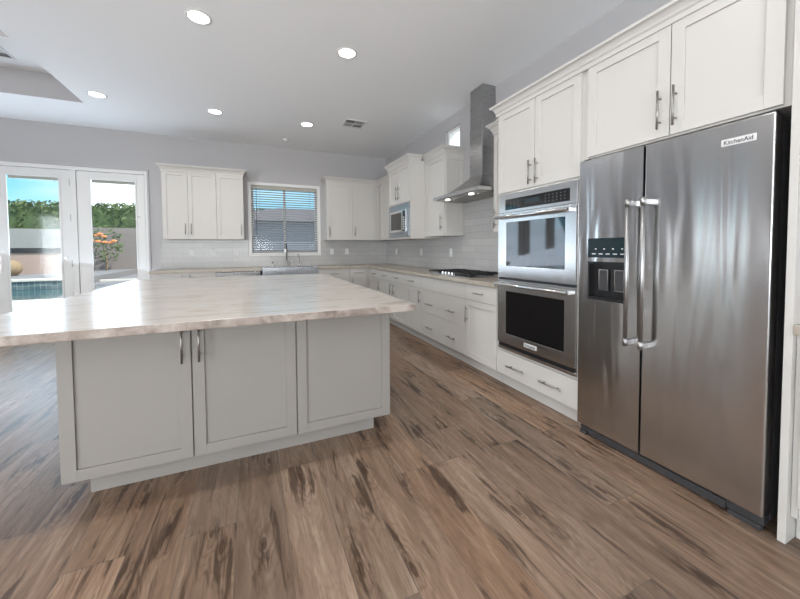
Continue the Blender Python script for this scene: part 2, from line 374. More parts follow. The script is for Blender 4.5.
# window frames (sides and rear): frame + mullions + pane
def window(name, axis, c, depth, u0, u1, z0, z1, bars=(), fw=.045, m=M_trim, casing=0, inward=-1):
    fc = Face(axis, c); r = thing(name, fc.p((u0+u1)/2, 0, z0), kind='structure')
    b = MB(); d0, d1 = -depth*.75, -depth*.25
    fc.box(b, u0, u0+fw, d0, d1, z0, z1); fc.box(b, u1-fw, u1, d0, d1, z0, z1); fc.box(b, u0+fw, u1-fw, d0, d1, z0, z0+fw); fc.box(b, u0+fw, u1-fw, d0, d1, z1-fw, z1)
    for x in bars: fc.box(b, x-fw*.4, x+fw*.4, d0, d1, z0+fw, z1-fw)
    b.build('window_frame', m, r, .002)
    p = MB(); fc.box(p, u0+fw, u1-fw, -depth*.52, -depth*.48, z0+fw, z1-fw); p.build('window_pane', M_glass, r)
    if casing:
        b = MB(); k = casing
        fc.box(b, u0-k, u0, .001, .018, z0-k, z1+k); fc.box(b, u1, u1+k, .001, .018, z0-k, z1+k)
        fc.box(b, u0, u1, .001, .018, z1, z1+k); fc.box(b, u0, u1, .001, .018, z0-k, z0); fc.box(b, u0-k-.005, u1+k+.005, .018, .028, z0-.018, z0)
        # painted jamb lining the opening
        t = .006; fc.box(b, u0, u0+t, -depth*.25, .001, z0, z1); fc.box(b, u1-t, u1, -depth*.25, .001, z0, z1); fc.box(b, u0+t, u1-t, -depth*.25, .001, z1-t, z1); fc.box(b, u0+t, u1-t, -depth*.25, .001, z0, z0+t)
        b.build('window_casing', m, r, .0015)
    return r
window('window_1', 'y', YB, .15, *WIN, bars=(.585,), casing=.052)
window('window_2', 'x', XR, .15, 3.95, 4.32, 2.56, 2.93, fw=.04, m=M_plate)
M_bronze = painted('bronze_frame', (.03, .027, .025), .4)
def far_window(name, x, y0_, y1_, bars):
    fc = Face('x', x); r = thing(name, (x, (y0_+y1_)/2, .3), kind='structure'); b = MB()
    for a, d, z0, z1 in ((y0_, y0_+.05, .3, 2.4), (y1_-.05, y1_, .3, 2.4), (y0_+.05, y1_-.05, .3, .35), (y0_+.05, y1_-.05, 2.35, 2.4), *[(q-.02, q+.02, .35, 2.35) for q in bars]):
        b.box(x-.10, x-.05, a, d, z0, z1)
    b.build('window_frame', M_bronze, r, .002)
    MB().box(x-.078, x-.072, y0_+.05, y1_-.05, .35, 2.35).build('window_pane', M_glass, r)
far_window('window_3', XL, 4.0, 4.5, ()); far_window('added_window_4', XL, -3.4, -1.0, (-2.2,))  # the second is an unseen opening, added to go with the side fill lamp
r = thing('door_4', (-1.2, YR-.07, 0), kind='structure'); b = MB()
for k in range(4): x = -3.4+k*1.1; b.box(x, x+.07, YR-.11, YR-.04, 0, 2.45); b.box(x+1.03, x+1.1, YR-.11, YR-.04, 0, 2.45); b.box(x+.07, x+1.03, YR-.11, YR-.04, 0, .09); b.box(x+.07, x+1.03, YR-.11, YR-.04, 2.36, 2.45)
b.build('door_frame', M_bronze, r, .003); MB().box(-3.33, .93, YR-.078, YR-.072, .09, 2.36).build('door_pane', M_glass, r)

# ---- patio doors in the back wall: frame, posts and three glazed leaves
b = MB(); Y0, Y1 = YB-.012, YB+.10
b.box(-4.27, -4.17, Y0, Y1, 0, 2.49); b.box(-1.555, -1.52, Y0, Y1, 0, 2.49); b.box(-4.17, -1.555, Y0, Y1, 2.435, 2.49)
b.box(-2.475, -2.405, Y0, Y1, 0, 2.435); b.box(-4.17, -1.555, YB+.01, Y1, 0, .02)
flat('trim_1', b, M_trim, .004)
b = MB(); b.box(-4.30, -4.27, YB-.02, YB-.001, 0, 2.52); b.box(-1.52, -1.495, YB-.02, YB-.001, 0, 2.52); b.box(-4.27, -1.52, YB-.02, YB-.001, 2.49, 2.52); flat('trim_2', b, M_wall, .003)
def patio_leaf(name, x0, x1, gx0, gx1, lever=None, hinges=None, knob=None):
    r = thing(name, ((x0+x1)/2, YB+.03, 0), kind='structure')
    b = MB(); z0, z1, g0, g1 = .022, 2.43, .24, 2.325; a, d = YB+.005, YB+.05
    b.box(x0, gx0, a, d, z0, z1); b.box(gx1, x1, a, d, z0, z1); b.box(gx0, gx1, a, d, g1, z1); b.box(gx0, gx1, a, d, z0, g0)
    b.build('door_frame', M_trim, r, .003)
    b = MB(); w = .028
    for s_ in ((gx0-.004, gx0+w-.010, g0-.004, g1+.004), (gx1-w+.010, gx1+.004, g0-.004, g1+.004), (gx0+w-.010, gx1-w+.010, g1-w+.01, g1+.004), (gx0+w-.010, gx1-w+.010, g0-.004, g0+w-.01)):
        b.box(s_[0], s_[1], a-.012, a-.0005, s_[2], s_[3])
    b.build('glazing_bead', M_trim, r, .004)
    MB().box(gx0, gx1, YB+.024, YB+.030, g0, g1).build('door_pane', M_glass, r)
    b = MB(); b.box(gx0+.02, gx1-.02, YB+.031, YB+.048, g1-.055, g1-.012)                      # raised blind inside the glazing
    for q in (.12, .88): xq = gx0+(gx1-gx0)*q; b.box(xq-.003, xq+.003, YB+.034, YB+.040, g1-.085, g1-.055)
    b.build('raised_blind', painted_beige, r, .002)
    if hinges:
        for z in (.55, 1.03, 1.72, 2.25):
            MB().tube([(hinges, YB-.004, z-.05), (hinges, YB-.004, z+.05)], .008).build('hinge', M_nickel, r)
    if lever:
        b = MB(); b.box(lever-.022, lever+.022, a-.008, a-.0005, .93, 1.17); b.tube([(lever, a-.007, 1.06), (lever, a-.05, 1.06)], .010); b.tube([(lever, a-.05, 1.06), (lever-.12, a-.05, 1.06)], .009)
        b.build('handle', M_nickel, r, .002)
    if knob:
        MB().tube([(knob[0], a-.0005, knob[1]), (knob[0], a-.022, knob[1])], .013).build('knob', M_nickel, r)
    return r
painted_beige = painted('beige_blind', (.42, .39, .33), .5)
patio_leaf('door_1', -3.34, -2.478, -3.185, -2.59, lever=-3.275, hinges=-2.477, knob=(-2.55, 1.11))
patio_leaf('door_2', -2.40, -1.56, -2.25, -1.665, knob=(-1.64, 1.76))
patio_leaf('door_3', -4.16, -3.35, -4.03, -3.46)

# tiled backsplashes (part of the walls)
tl = .008
b = MB(); e = YB-tl
b.box(-1.37, WIN[0]-.055, e, YB-.0005, .912, 1.392); b.box(WIN[1]+.055, XR-.0005, e, YB-.0005, .912, 1.392); b.box(WIN[0]-.055, WIN[1]+.055, e, YB-.0005, .912, WIN[2]-.055)
flat('trim_3', b, M_tileB)
b = MB(); e = XR-tl
b.box(e, XR-.0005, 2.43, YB-.01, .912, 1.375); b.box(e, XR-.0005, 2.89, 3.845, 1.375, 1.95)
flat('trim_4', b, M_tileR)

# ------------------------------------------------------------------ outdoors
def rockmat(name, a, b_, scale, rough=.85):
    m = mat(name, a, rough); t = NT(m); _, p = t.pos(); f = t.noise(p, scale, 6, .65); t.l(t.mix(f, a, b_), t.b.inputs['Base Color']); t.bump(f, .5, .03); return m
M_patio = rockmat('pale_patio_concrete', (.72, .68, .62), (.58, .54, .49), 6)
M_gravel = rockmat('grey_gravel', (.30, .29, .30), (.16, .16, .17), 30)
M_pink = rockmat('pinkish_stucco', (.44, .33, .29), (.38, .28, .24), 8)
M_brown = rockmat('brownish_stucco', (.27, .235, .22), (.22, .19, .18), 5)
M_block = rockmat('grey_block_wall', (.34, .34, .33), (.28, .28, .27), 5)
M_bould = rockmat('tan_boulder', (.34, .25, .15), (.22, .16, .10), 4)
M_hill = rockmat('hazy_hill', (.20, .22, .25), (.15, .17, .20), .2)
M_leaf = rockmat('hedge_leaves', (.055, .10, .03), (.12, .17, .06), 5, .7)
M_flower = mat('orange_flower', (.75, .28, .10), .6)
b = MB()
b.box(-40, 20, YB+.16, 11.9, -.2, -.05); b.box(-40, -11.2, 11.9, 15.8, -.2, -.05); flat('floor_patio', b, M_patio)
b = MB(); b.box(-4.9, 20, 11.9, 16.05, -.2, -.055); b.box(-5.7, 20, 16.05, 60, -.2, -.055); b.box(-40, -5.7, 16.05, 60, -.2, .20); flat('ground', b, M_gravel)
m = mat('pool_water', (.03, .10, .11), .05); t = NT(m); _, p = t.pos(); t.bump(t.noise(p, 6, 2), .3, .03); M_water = m
tag(MB().box(-11.2, -4.9, 11.9, 15.8, -.19, -.13).build('pool_water', M_water), 'dark teal swimming pool water seen through the left patio door', 'pool', kind='stuff')
m = mat('pool_tile', (.10, .16, .17), .3); t = NT(m); sp, p = t.pos(); br = t.n('TexBrick'); t.l(t.comb(sp[0], sp[2], 0), br.inputs['Vector']); br.offset = 0
br.inputs['Scale'].default_value = 1; br.inputs['Brick Width'].default_value = .15; br.inputs['Row Height'].default_value = .15; br.inputs['Mortar Size'].default_value = .008
br.inputs['Color1'].default_value = (.05, .10, .12, 1); br.inputs['Color2'].default_value = (.14, .19, .20, 1); br.inputs['Mortar'].default_value = (.30, .32, .32, 1); t.l(br.outputs[0], t.b.inputs[0]); M_ptile = m
r = thing('pool_wall', (-9, 15.9, -.12), 'raised pool wall with dark tiles and pale coping behind the pool water', 'pool wall')
MB().box(-11.2, -5.65, 15.81, 16.02, -.12, .16).build('tile_band', M_ptile, r); MB().box(-11.3, -5.6, 15.76, 16.25, .16, .23).build('coping', M_patio, r, .01)
r = thing('garden_wall', (-10, 20.1, .2), 'low pinkish stucco garden wall with a black cap behind the pool', 'wall')
MB().box(-14, -7.15, 20, 20.25, .20, 1.12).build('wall_body', M_pink, r); MB().box(-14.05, -7.1, 19.95, 20.3, 1.12, 1.34).build('wall_cap', M_black, r, .01)
tag(MB().box(-22, -8.15, 23.0, 23.2, .2, 2.32).build('block_wall', M_block), 'pale grey block wall under the hedge, behind the black-capped garden wall', 'wall')
tag(MB().box(-8.0, 12, 22.5, 22.7, -.06, 2.40).build('block_wall', M_brown), 'brownish stucco boundary wall seen through the right patio door', 'wall')
tag(MB().box(-5.65, -1.8, 17.4, 17.55, -.056, .03).build('garden_kerb', M_patio, None, .01), 'long pale kerb crossing the gravel in front of the brownish wall', 'kerb')
def hedge(x0, x1, y0_, y1_, z0, z1, label, n, seed):
    rd = random.Random(seed); bm = bmesh.new()
    for i in range(n):
        # leaves spread through a shell round the hedge body
        c = Vector((rd.uniform(x0, x1), rd.uniform(y0_, y1_), z0+(z1-z0)*(1-rd.random()**1.6)+rd.uniform(-.1, .12)))
        nrm = Vector((rd.uniform(-1, 1), rd.uniform(-1, 1), rd.uniform(-1, 1))).normalized(); a = nrm.orthogonal().normalized(); d = nrm.cross(a); s_ = rd.uniform(.06, .14)
        bm.faces.new([bm.verts.new(c+a*s_), bm.verts.new(c+d*s_*.55), bm.verts.new(c-a*s_), bm.verts.new(c-d*s_*.55)])
    bx = MB(); bx.box(x0+.1, x1-.1, y0_+.25, y1_-.25, z0-.3, z1-.2); tmp = bpy.data.meshes.new('t'); bx.bm.to_mesh(tmp); bx.bm.free(); bm.from_mesh(tmp); bpy.data.meshes.remove(tmp)
    return tag(mesh_obj('hedge', bm, M_leaf), label, 'hedge')
hedge(-22, -8.3, 23.8, 25.0, .5, 3.75, 'long clipped green hedge above the pale grey block wall', 9000, 1)
hedge(-8.0, 6, 23.2, 24.6, .3, 3.75, 'dense dark green hedge above the brownish stucco wall', 9000, 2)
# oleander-like shrub with orange flowers in front of the right-hand wall
rd = random.Random(5); r = thing('flowering_shrub', (-7.05+.35, 21.6, -.05), 'shrub with orange flowers in front of the brownish wall', 'shrub')
bm = bmesh.new()
for i in range(260):
    th = rd.uniform(0, 6.28); ph = rd.uniform(-1, 1); q = rd.uniform(.6, 1)
    c = Vector((-6.7+.8*q*math.cos(th)*math.sqrt(1-ph*ph), 21.6+.5*q*math.sin(th), 1.5+.9*ph*q)); nrm = Vector((rd.uniform(-1, 1), rd.uniform(-1, 1), rd.uniform(-1, 1))).normalized(); a = nrm.orthogonal().normalized(); d = nrm.cross(a); s_ = rd.uniform(.06, .12)
    bm.faces.new([bm.verts.new(c+a*s_), bm.verts.new(c+d*s_*.5), bm.verts.new(c-a*s_), bm.verts.new(c-d*s_*.5)])
mesh_obj('foliage', bm, M_leaf, r)
MB().tube([(-6.7, 21.6, -.06), (-6.68, 21.6, .6), (-6.75, 21.62, 1.3)], [.05, .04, .03]).build('stem', M_bould, r)
bm = bmesh.new()
for (px, pz) in ((-6.95, 1.95), (-6.75, 2.02), (-6.6, 1.9), (-7.1, 1.7), (-6.9, 1.66), (-6.55, 1.62), (-6.35, 1.6), (-6.2, 1.68)):
    mt = Matrix.Translation((px+rd.uniform(-.05, .05), 21.1+rd.uniform(-.05, .05), pz)) @ Matrix.Diagonal((.14, .08, .07, 1)); bmesh.ops.create_icosphere(bm, subdivisions=1, radius=1, matrix=mt)
mesh_obj('blossom', bm, M_flower, r)
bm = bmesh.new(); bmesh.ops.create_icosphere(bm, subdivisions=3, radius=1, matrix=Matrix.Translation((-9.25, 18.9, .48)) @ Matrix.Diagonal((.62, .5, .42, 1)))
for v in bm.verts: v.co += Vector((math.sin(v.co.y*5), math.cos(v.co.z*6), math.sin(v.co.x*7)))*.04
tag(mesh_obj('boulder', bm, M_bould, None, 0, True), 'rounded tan boulder beside the pool in front of the pinkish wall', 'boulder')
bm = bmesh.new(); n = 60; pts = [(-160+i*4, 110+math.sin(i*.9)*2) for i in range(n)]
hh = [9+3*math.sin(i*.23)+1.5*math.sin(i*.71) for i in range(n)]
A = [bm.verts.new((x, y, -1)) for x, y in pts]; B = [bm.verts.new((x, y+14, h)) for (x, y), h in zip(pts, hh)]; D = [bm.verts.new((x, y+50, -1)) for x, y in pts]
for i in range(n-1): bm.faces.new((A[i], A[i+1], B[i+1], B[i])); bm.faces.new((B[i], B[i+1], D[i+1], D[i]))
tag(mesh_obj('hill', bm, M_hill, None, 0, True), kind='structure')
# neighbouring house beyond the sink window
M_house = rockmat('bluish_stucco_house', (.24, .26, .31), (.20, .22, .27), 3); M_roofm = rockmat('tile_roof', (.16, .14, .15), (.12, .10, .11), 6)
r = thing('neighbour_house', (2.2, 15.5, 0), 'bluish grey house seen through the blinds over the sink', 'house')
MB().box(-1.5, 9, 14, 20, -.06, 2.3).build('house_wall', M_house, r)
b = MB(); b.hexa([(-2, 13.6, 2.3), (9.5, 13.6, 2.3), (9.5, 20.4, 2.3), (-2, 20.4, 2.3), (1.2, 16.9, 3.15), (6.3, 16.9, 3.15), (6.3, 17.1, 3.15), (1.2, 17.1, 3.15)]); b.build('roof', M_roofm, r)

# ------------------------------------------------------------------ cabinetry
def body(fc, parent, u0, u1, back, z0, z1, m):
    b = MB(); fc.box(b, u0+.0006, u1-.0006, -back, -.0002, z0, z1); return b.build('body', m, parent, .001)
def toe(fc, parent, u0, u1, m, z1=.11, setin=.055):
    b = MB(); fc.box(b, u0+.0006, u1-.0006, -setin-.02, -setin, 0, z1); return b.build('toe_kick', m, parent)
RF = Face('x', XF); BF = Face('y', YF); RU = Face('x', XU); BU = Face('y', YU)
BACK = .60; CT = .871           # carcass depth and top of the base cabinets
PL_ = .125
def base(fc, u0, u1, label, name='base_cabinet', m=M_cab):
    r = thing(name, fc.root((u0+u1)/2, BACK), label, 'cabinet', )
    body(fc, r, u0, u1, BACK, .11, CT, m); toe(fc, r, u0, u1, m); return r
Z0, ZD, ZTOP = .118, .705, .866
def drawer(fc, r, u0, u1, z0, z1, pulls, m=M_cab):
    d = slab(fc, r, u0, u1, z0, z1, m); zc = z0+(z1-z0)*.5
    for u in pulls: pull(fc, d, u, zc, .155, False)
    return d
def door(fc, r, u0, u1, z0, z1, hu, hz, L=.17, m=M_cab, hm=None):
    d = shaker(fc, r, u0, u1, z0, z1, m)
    if hu is not None: pull(fc, d, hu, hz, L, True, m=hm)
    return d
# right run, from the corner towards the fridge
r = base(RF, 4.876, 5.99, 'white base cabinet in the far corner of the right run, drawer with two pulls')
drawer(RF, r, 4.876, 5.99, ZD, ZTOP, (5.71, 5.20)); door(RF, r, 5.42, 5.99, Z0, ZD, 5.46, .60); door(RF, r, 4.876, 5.42, Z0, ZD, 4.935, .60)
r = base(RF, 3.868, 4.876, 'white base cabinet with one wide drawer over two doors, far side of the cooktop')
drawer(RF, r, 3.868, 4.876, ZD, ZTOP, (4.70, 4.17)); door(RF, r, 4.375, 4.876, Z0, ZD, 4.815, .60); door(RF, r, 3.868, 4.375, Z0, ZD, 3.93, .60)
r = base(RF, 2.908, 3.868, 'white base cabinet under the cooktop with two deep drawers')
s_ = slab(RF, r, 2.908, 3.868, ZD, ZTOP, M_cab, 'false_front')
for z0, z1, zp in ((.415, ZD, .535), (Z0, .415, .245)):
    d = slab(RF, r, 2.908, 3.868, z0, z1, M_cab)
    for u in (3.66, 3.17): pull(RF, d, u, zp, .16, False)
r = base(RF, 2.428, 2.908, 'narrow white base cabinet beside the ovens, one drawer above one door')
drawer(RF, r, 2.428, 2.908, ZD, ZTOP, (2.67,)); door(RF, r, 2.428, 2.908, Z0, ZD, 2.872, .56)
# corner filler and back run
b = MB(); b.box(1.965, 2.026, YF-.0, YF+.02, .11, CT); b.box(XF, XF+.02, 5.992, YF+.02, .11, CT); b.box(1.965, XF+.075, YF+.055, YF+.075, 0, .11); tag(b.build('corner_filler', M_cab), 'white filler strip in the inner corner where the two base runs meet', 'filler panel')
r = base(BF, -1.36, -.520, 'white two door base cabinet at the left end of the back run')
door(BF, r, -1.36, -.92, Z0, ZTOP, -.97, .76); door(BF, r, -.92, -.520, Z0, ZTOP, -.87, .76)
r = thing('dishwasher', (-.19, YF+.3, 0), 'stainless dishwasher left of the sink under the back counter', 'dishwasher')
b = MB(); b.box(-.514, .136, YF+.005, YF+.58, .02, .868); b.build('body', M_charc, r)
MB().box(-.512, .134, YF-.028, YF+.004, .12, .862).build('door', M_steel, r, .004)
MB().box(-.512, .134, YF+.05, YF+.06, .0, .11).build('toe_kick', M_black, r)
MB().tube([(-.46, YF-.06, .80), (.08, YF-.06, .80)], .010).tube([(-.43, YF-.028, .80), (-.43, YF-.06, .80)], .007).tube([(.05, YF-.028, .80), (.05, YF-.06, .80)], .007).build('handle', M_nickel, r)
r = thing('sink_cabinet', (.605, YF+.3, 0), 'white two door base cabinet under the apron sink', 'cabinet')
body(BF, r, .142, 1.075, BACK, .11, .655, M_cab); toe(BF, r, .142, 1.075, M_cab)
door(BF, r, .142, .608, Z0, .65, .56, .55); door(BF, r, .608, 1.075, Z0, .65, .66, .55)
r = base(BF, 1.077, 1.645, 'white base cabinet right of the sink with a top drawer')
drawer(BF, r, 1.077, 1.645, ZD, ZTOP, (1.36,)); door(BF, r, 1.077, 1.645, Z0, ZD, 1.13, .60)
r = base(BF, 1.647, 1.963, 'narrow white base cabinet at the right end of the back run, beside the corner')
drawer(BF, r, 1.647, 1.963, ZD, ZTOP, (1.805,)); door(BF, r, 1.647, 1.963, Z0, ZD, 1.70, .60)
# counters
b = MB(); z0, z1 = .8725, .9115
b.box(1.985, XR-.001, 2.429, YB-.001, z0, z1); b.box(1.078, 1.985, YF-.04, YB-.001, z0, z1); b.box(.155, 1.078, 6.545, YB-.001, z0, z1); b.box(-1.385, .155, YF-.04, YB-.001, z0, z1)
bmesh.ops.remove_doubles(b.bm, verts=b.bm.verts[:], dist=1e-5)
tag(b.build('countertop', M_cstone, None), 'tan stone worktop running along the back wall and the right wall', 'countertop')

# farmhouse sink with bowed apron
r = thing('apron_sink', (.62, 6.3, .66), 'stainless steel apron sink with a bowed front under the window', 'sink')
b = MB(); n = 20; ring = []
def bow(k): return 6.026-.035*math.sin(math.pi*k/n)
X0_, X1_ = .160, 1.074
outer = [(X0_+(X1_-X0_)*k/n, bow(k)) for k in range(n+1)]
for z0, z1 in ((.66, .917),):
    top = [b.bm.verts.new((x, y, z1)) for x, y in outer]; bot = [b.bm.verts.new((x, y, z0)) for x, y in outer]
    ti = [b.bm.verts.new((x, 6.075, z1)) for x, y in outer]; bi = [b.bm.verts.new((x, 6.075, z0)) for x, y in outer]
    for k in range(n):
        b.bm.faces.new((bot[k], bot[k+1], top[k+1], top[k])); b.bm.faces.new((top[k], top[k+1], ti[k+1], ti[k])); b.bm.faces.new((ti[k], ti[k+1], bi[k+1], bi[k])); b.bm.faces.new((bi[k], bi[k+1], bot[k+1], bot[k]))
    for q in (0, n): b.bm.faces.new((bot[q], top[q], ti[q], bi[q]))
b.build('apron', M_mw, r, .004)
b = MB(); b.box(X0_, X0_+.025, 6.076, 6.54, .70, .917); b.box(X1_-.025, X1_, 6.076, 6.54, .70, .917); b.box(X0_+.025, X1_-.025, 6.515, 6.54, .70, .917); b.box(X0_, X1_, 6.076, 6.54, .675, .70)
b.build('basin', M_steel, r, .003)
MB().lathe(.62, 6.31, [(.04, .701), (.045, .704), (.0, .704)][:2]).build('drain', M_chrome, r)
# faucet
r = thing('kitchen_faucet', (.60, 6.60, .9115), 'tall chrome gooseneck kitchen faucet behind the sink', 'faucet')
MB().lathe(.60, 6.60, [(.027, .912), (.027, .925), (.018, .94), (.016, 1.0), (.014, 1.02)]).build('base', M_nickel, r, 0, True)
pts = [(.60, 6.60, 1.0), (.60, 6.60, 1.22)]+[(.60-.02*(1-math.cos(a)), 6.60-.085*(1-math.cos(a)), 1.22+.105*math.sin(a)) for a in [math.pi*k/12 for k in range(1, 13)]]
MB().tube(pts, .012, 14).build('spout', M_fauc, r)
MB().tube([(.56, 6.43, 1.235), (.558, 6.43, 1.19), (.556, 6.43, 1.12)], [.015, .022, .024], 16).build('spray_head', M_plate, r)
MB().tube([(.615, 6.60, .975), (.665, 6.60, .985)], .011).tube([(.66, 6.60, .985), (.70, 6.585, 1.03)], .006).build('lever', M_chrome, r)
r = thing('filter_tap', (.82, 6.60, .9115), 'slim chrome filtered water tap to the right of the tall faucet', 'tap')
pts = [(.82, 6.60, .93), (.82, 6.60, 1.09)]+[(.82-.02*(1-math.cos(a)), 6.60-.04*(1-math.cos(a)), 1.09+.05*math.sin(a)) for a in [math.pi*k/8 for k in range(1, 9)]]
MB().tube(pts, .006, 10).build('spout', M_chrome, r); MB().lathe(.82, 6.60, [(.02, .912), (.018, .93), (.010, .945)]).build('base', M_chrome, r, 0, True); MB().tube([(.825, 6.60, .945), (.87, 6.60, .96)], .006).build('lever', M_chrome, r)
r = thing('soap_dispenser', (.35, 6.60, .9115), 'short chrome soap dispenser to the left of the tall faucet', 'soap dispenser')
MB().lathe(.35, 6.60, [(.02, .912), (.018, .93), (.009, .94), (.009, .975), (.013, .985), (.012, 1.0)]).build('pump', M_chrome, r, 0, True); MB().tube([(.35, 6.60, .992), (.345, 6.54, .985)], .006).build('nozzle', M_chrome, r)

# ---- wall cabinets
def wallcab(fc, u0, u1, back, z0, z1, label, name='wall_cabinet', L=True, R=True, crown_z=None, ch=.075, stop=None):
    r = thing(name, (*fc.root((u0+u1)/2, back)[:2], z0), label, 'cabinet')
    body(fc, r, u0, u1, back, z0, z1, M_cab)
    crown(fc, r, u0, u1, back, z1-.002, M_cab, L, R, ch, stop=stop); return r
ZU0, ZU1 = 1.395, 2.49
DB = .305
DEP = XR-.001-XU
r = wallcab(BU, -1.262, -.512, DEP+.02, ZU0, ZU1, 'white two door wall cabinet nearest the patio doors', R=False)
door(BU, r, -1.262, -.915, ZU0, 2.465, -.955, 1.56); door(BU, r, -.915, -.512, ZU0, 2.465, -.875, 1.56)
r = wallcab(BU, -.511, -.108, DEP+.02, ZU0, ZU1, 'white single door wall cabinet immediately left of the window', L=False)
door(BU, r, -.511, -.108, ZU0, 2.465, -.148, 1.56)
r = wallcab(BU, 1.30, 2.349, DEP+.02, ZU0, ZU1, 'white wall cabinet right of the window with two doors', R=False)
door(BU, r, 1.30, 1.79, ZU0, 2.465, 1.345, 1.56); door(BU, r, 1.79, 2.27, ZU0, 2.465, 1.835, 1.56)
r = wallcab(RU, 5.195, YU-.0005, DEP, ZU0, ZU1, 'white wall cabinet in the far corner beside the microwave', L=False, R=False)
door(RU, r, 5.197, 6.20, ZU0, 2.465, 5.30, 1.56)
MW = Face('x', 2.10); D2 = XR-.001-2.10
r = wallcab(MW, 4.405, 5.193, D2, 1.372, ZU1, 'deeper white cabinet holding the built in microwave, two small doors on top', 'microwave_cabinet', stop=.165)
for c in list(r.children):
    if c.name.startswith('body'): bpy.data.objects.remove(c)
b = MB(); MW.box(b, 4.4056, 4.435, -D2, -.0002, 1.372, ZU1); MW.box(b, 5.163, 5.1924, -D2, -.0002, 1.372, ZU1); MW.box(b, 4.435, 5.163, -D2, -.0002, 1.372, 1.398); MW.box(b, 4.435, 5.163, -D2, -.0002, 1.895, ZU1); MW.box(b, 4.435, 5.163, -D2, -D2+.02, 1.398, 1.895)
b.build('body', M_cab, r)
door(MW, r, 4.80, 5.19, 1.905, 2.465, 4.84, 2.07, .22); door(MW, r, 4.41, 4.80, 1.905, 2.465, 4.755, 2.07, .22)
r = wallcab(RU, 3.86, 4.403, DEP, ZU0, ZU1, 'white single door wall cabinet between the microwave and the range hood', L=True, R=False)
door(RU, r, 3.86, 4.403, ZU0, 2.465, 3.92, 1.57, .19)
b = MB(); s0 = 3.86
for q in ((XU+.0, XU+.045, ZU0, ZU1-.03), (XR-.047, XR-.002, ZU0, ZU1-.03), (XU+.045, XR-.047, ZU1-.09, ZU1-.03), (XU+.045, XR-.047, ZU0, ZU0+.058)): b.box(q[0], q[1], s0-.011, s0+.0004, q[2], q[3])
b.build('side_panel', M_cab, r, .0012)
r = wallcab(RU, 2.428, 2.872, DEP, ZU0, 2.43, 'narrow white wall cabinet squeezed between the range hood and the oven tower', L=False, R=True)
door(RU, r, 2.428, 2.872, ZU0, 2.405, 2.828, 1.53, .19)

# ---- microwave
r = thing('microwave', (2.35, 4.8, 1.40), 'stainless built in microwave under the two small cabinet doors', 'microwave')
MWu0, MWu1 = 4.438, 5.160
MB().box(2.135, 2.58, MWu0+.01, MWu1-.01, 1.402, 1.89).build('body', M_charc, r)
b = MB(); b.box(2.078, 2.134, MWu0-.02, MWu1+.02, 1.399, 1.892); b.build('trim_kit', M_mw, r, .003)
b = MB(); b.box(2.062, 2.0775, 4.50, 5.10, 1.475, 1.80); b.build('door', M_chrome, r, .003)
MB().box(2.058, 2.0615, 4.665, 5.05, 1.51, 1.765).build('door_glass', M_bglass, r)
b = MB(); b.box(2.058, 2.0615, 4.515, 4.60, 1.49, 1.785)
for i in range(6):
    for j in range(3): b.box(2.0565, 2.058, 4.525+j*.024, 4.54+j*.024, 1.51+i*.033, 1.53+i*.033, 1)
b.build('control_panel', [M_black, M_badge], r)

# ---- oven tower
OT0, OT1 = 1.585, 2.424
ODZ = [(.300, .38)]
r = thing('oven_cabinet', (2.32, 2.0, 0), 'tall white cabinet housing the double wall oven, doors above and a drawer below', 'cabinet')
DT = XR-.001-XF
b = MB(); RF.box(b, OT0, OT0+.035, -DT, -.0002, .11, 2.41); RF.box(b, OT1-.035, OT1, -DT, -.0002, .11, 2.41); RF.box(b, OT0+.035, OT1-.035, -DT, -.0002, .11, .355); RF.box(b, OT0+.035, OT1-.035, -DT, -.0002, 1.69, 2.41); RF.box(b, OT0+.035, OT1-.035, -DT, -DT+.02, .355, 1.69)
b.build('body', M_cab, r); toe(RF, r, OT0, OT1, M_cab)
d = slab(RF, r, OT0+.002, OT1-.002, .118, .325, M_cab)
for u in (2.17, 1.81): pull(RF, d, u, .215, .20, False)
door(RF, r, 1.995, OT1-.012, 1.70, 2.385, 2.03, 1.815, .185); door(RF, r, OT0+.01, 1.993, 1.70, 2.385, 1.962, 1.815, .185)
crown(RF, r, OT0, OT1, DT, 2.405, M_cab, L=False, R=True, h=.058, out_=.050, stop=.238)
# double oven
r = thing('double_wall_oven', (2.3, 2.005, .36), 'stainless double wall oven with two glass doors and a black control panel', 'oven')
O0, O1 = 1.606, 2.388; OX = 1.998
MB().box(2.032, 2.56, O0+.02, O1-.02, .36, 1.685).build('body', M_charc, r)
MB().box(2.008, 2.031, O0-.004, O1+.004, .345, 1.688).build('trim_frame', M_steel, r, .002)
b = MB(); b.box(OX, 2.0075, O0, O1, 1.525, 1.685); b.build('control_panel', M_steel, r, .004)
b = MB(); b.box(OX-.0023, OX, 1.665, 2.305, 1.548, 1.637)
for i in range(3):
    for j in range(6): b.box(OX-.003, OX-.0023, 1.70+j*.034, 1.708+j*.034, 1.568+i*.022, 1.572+i*.022, 1)
    for j in range(3): b.box(OX-.003, OX-.0023, 2.15+j*.04, 2.162+j*.04, 1.567+i*.022, 1.570+i*.022, 1)
b.build('display_glass', [M_bglass, M_dimmark], r)
MB().box(OX-.003, OX-.0023, 1.93, 2.08, 1.575, 1.615).build('display', M_display, r)
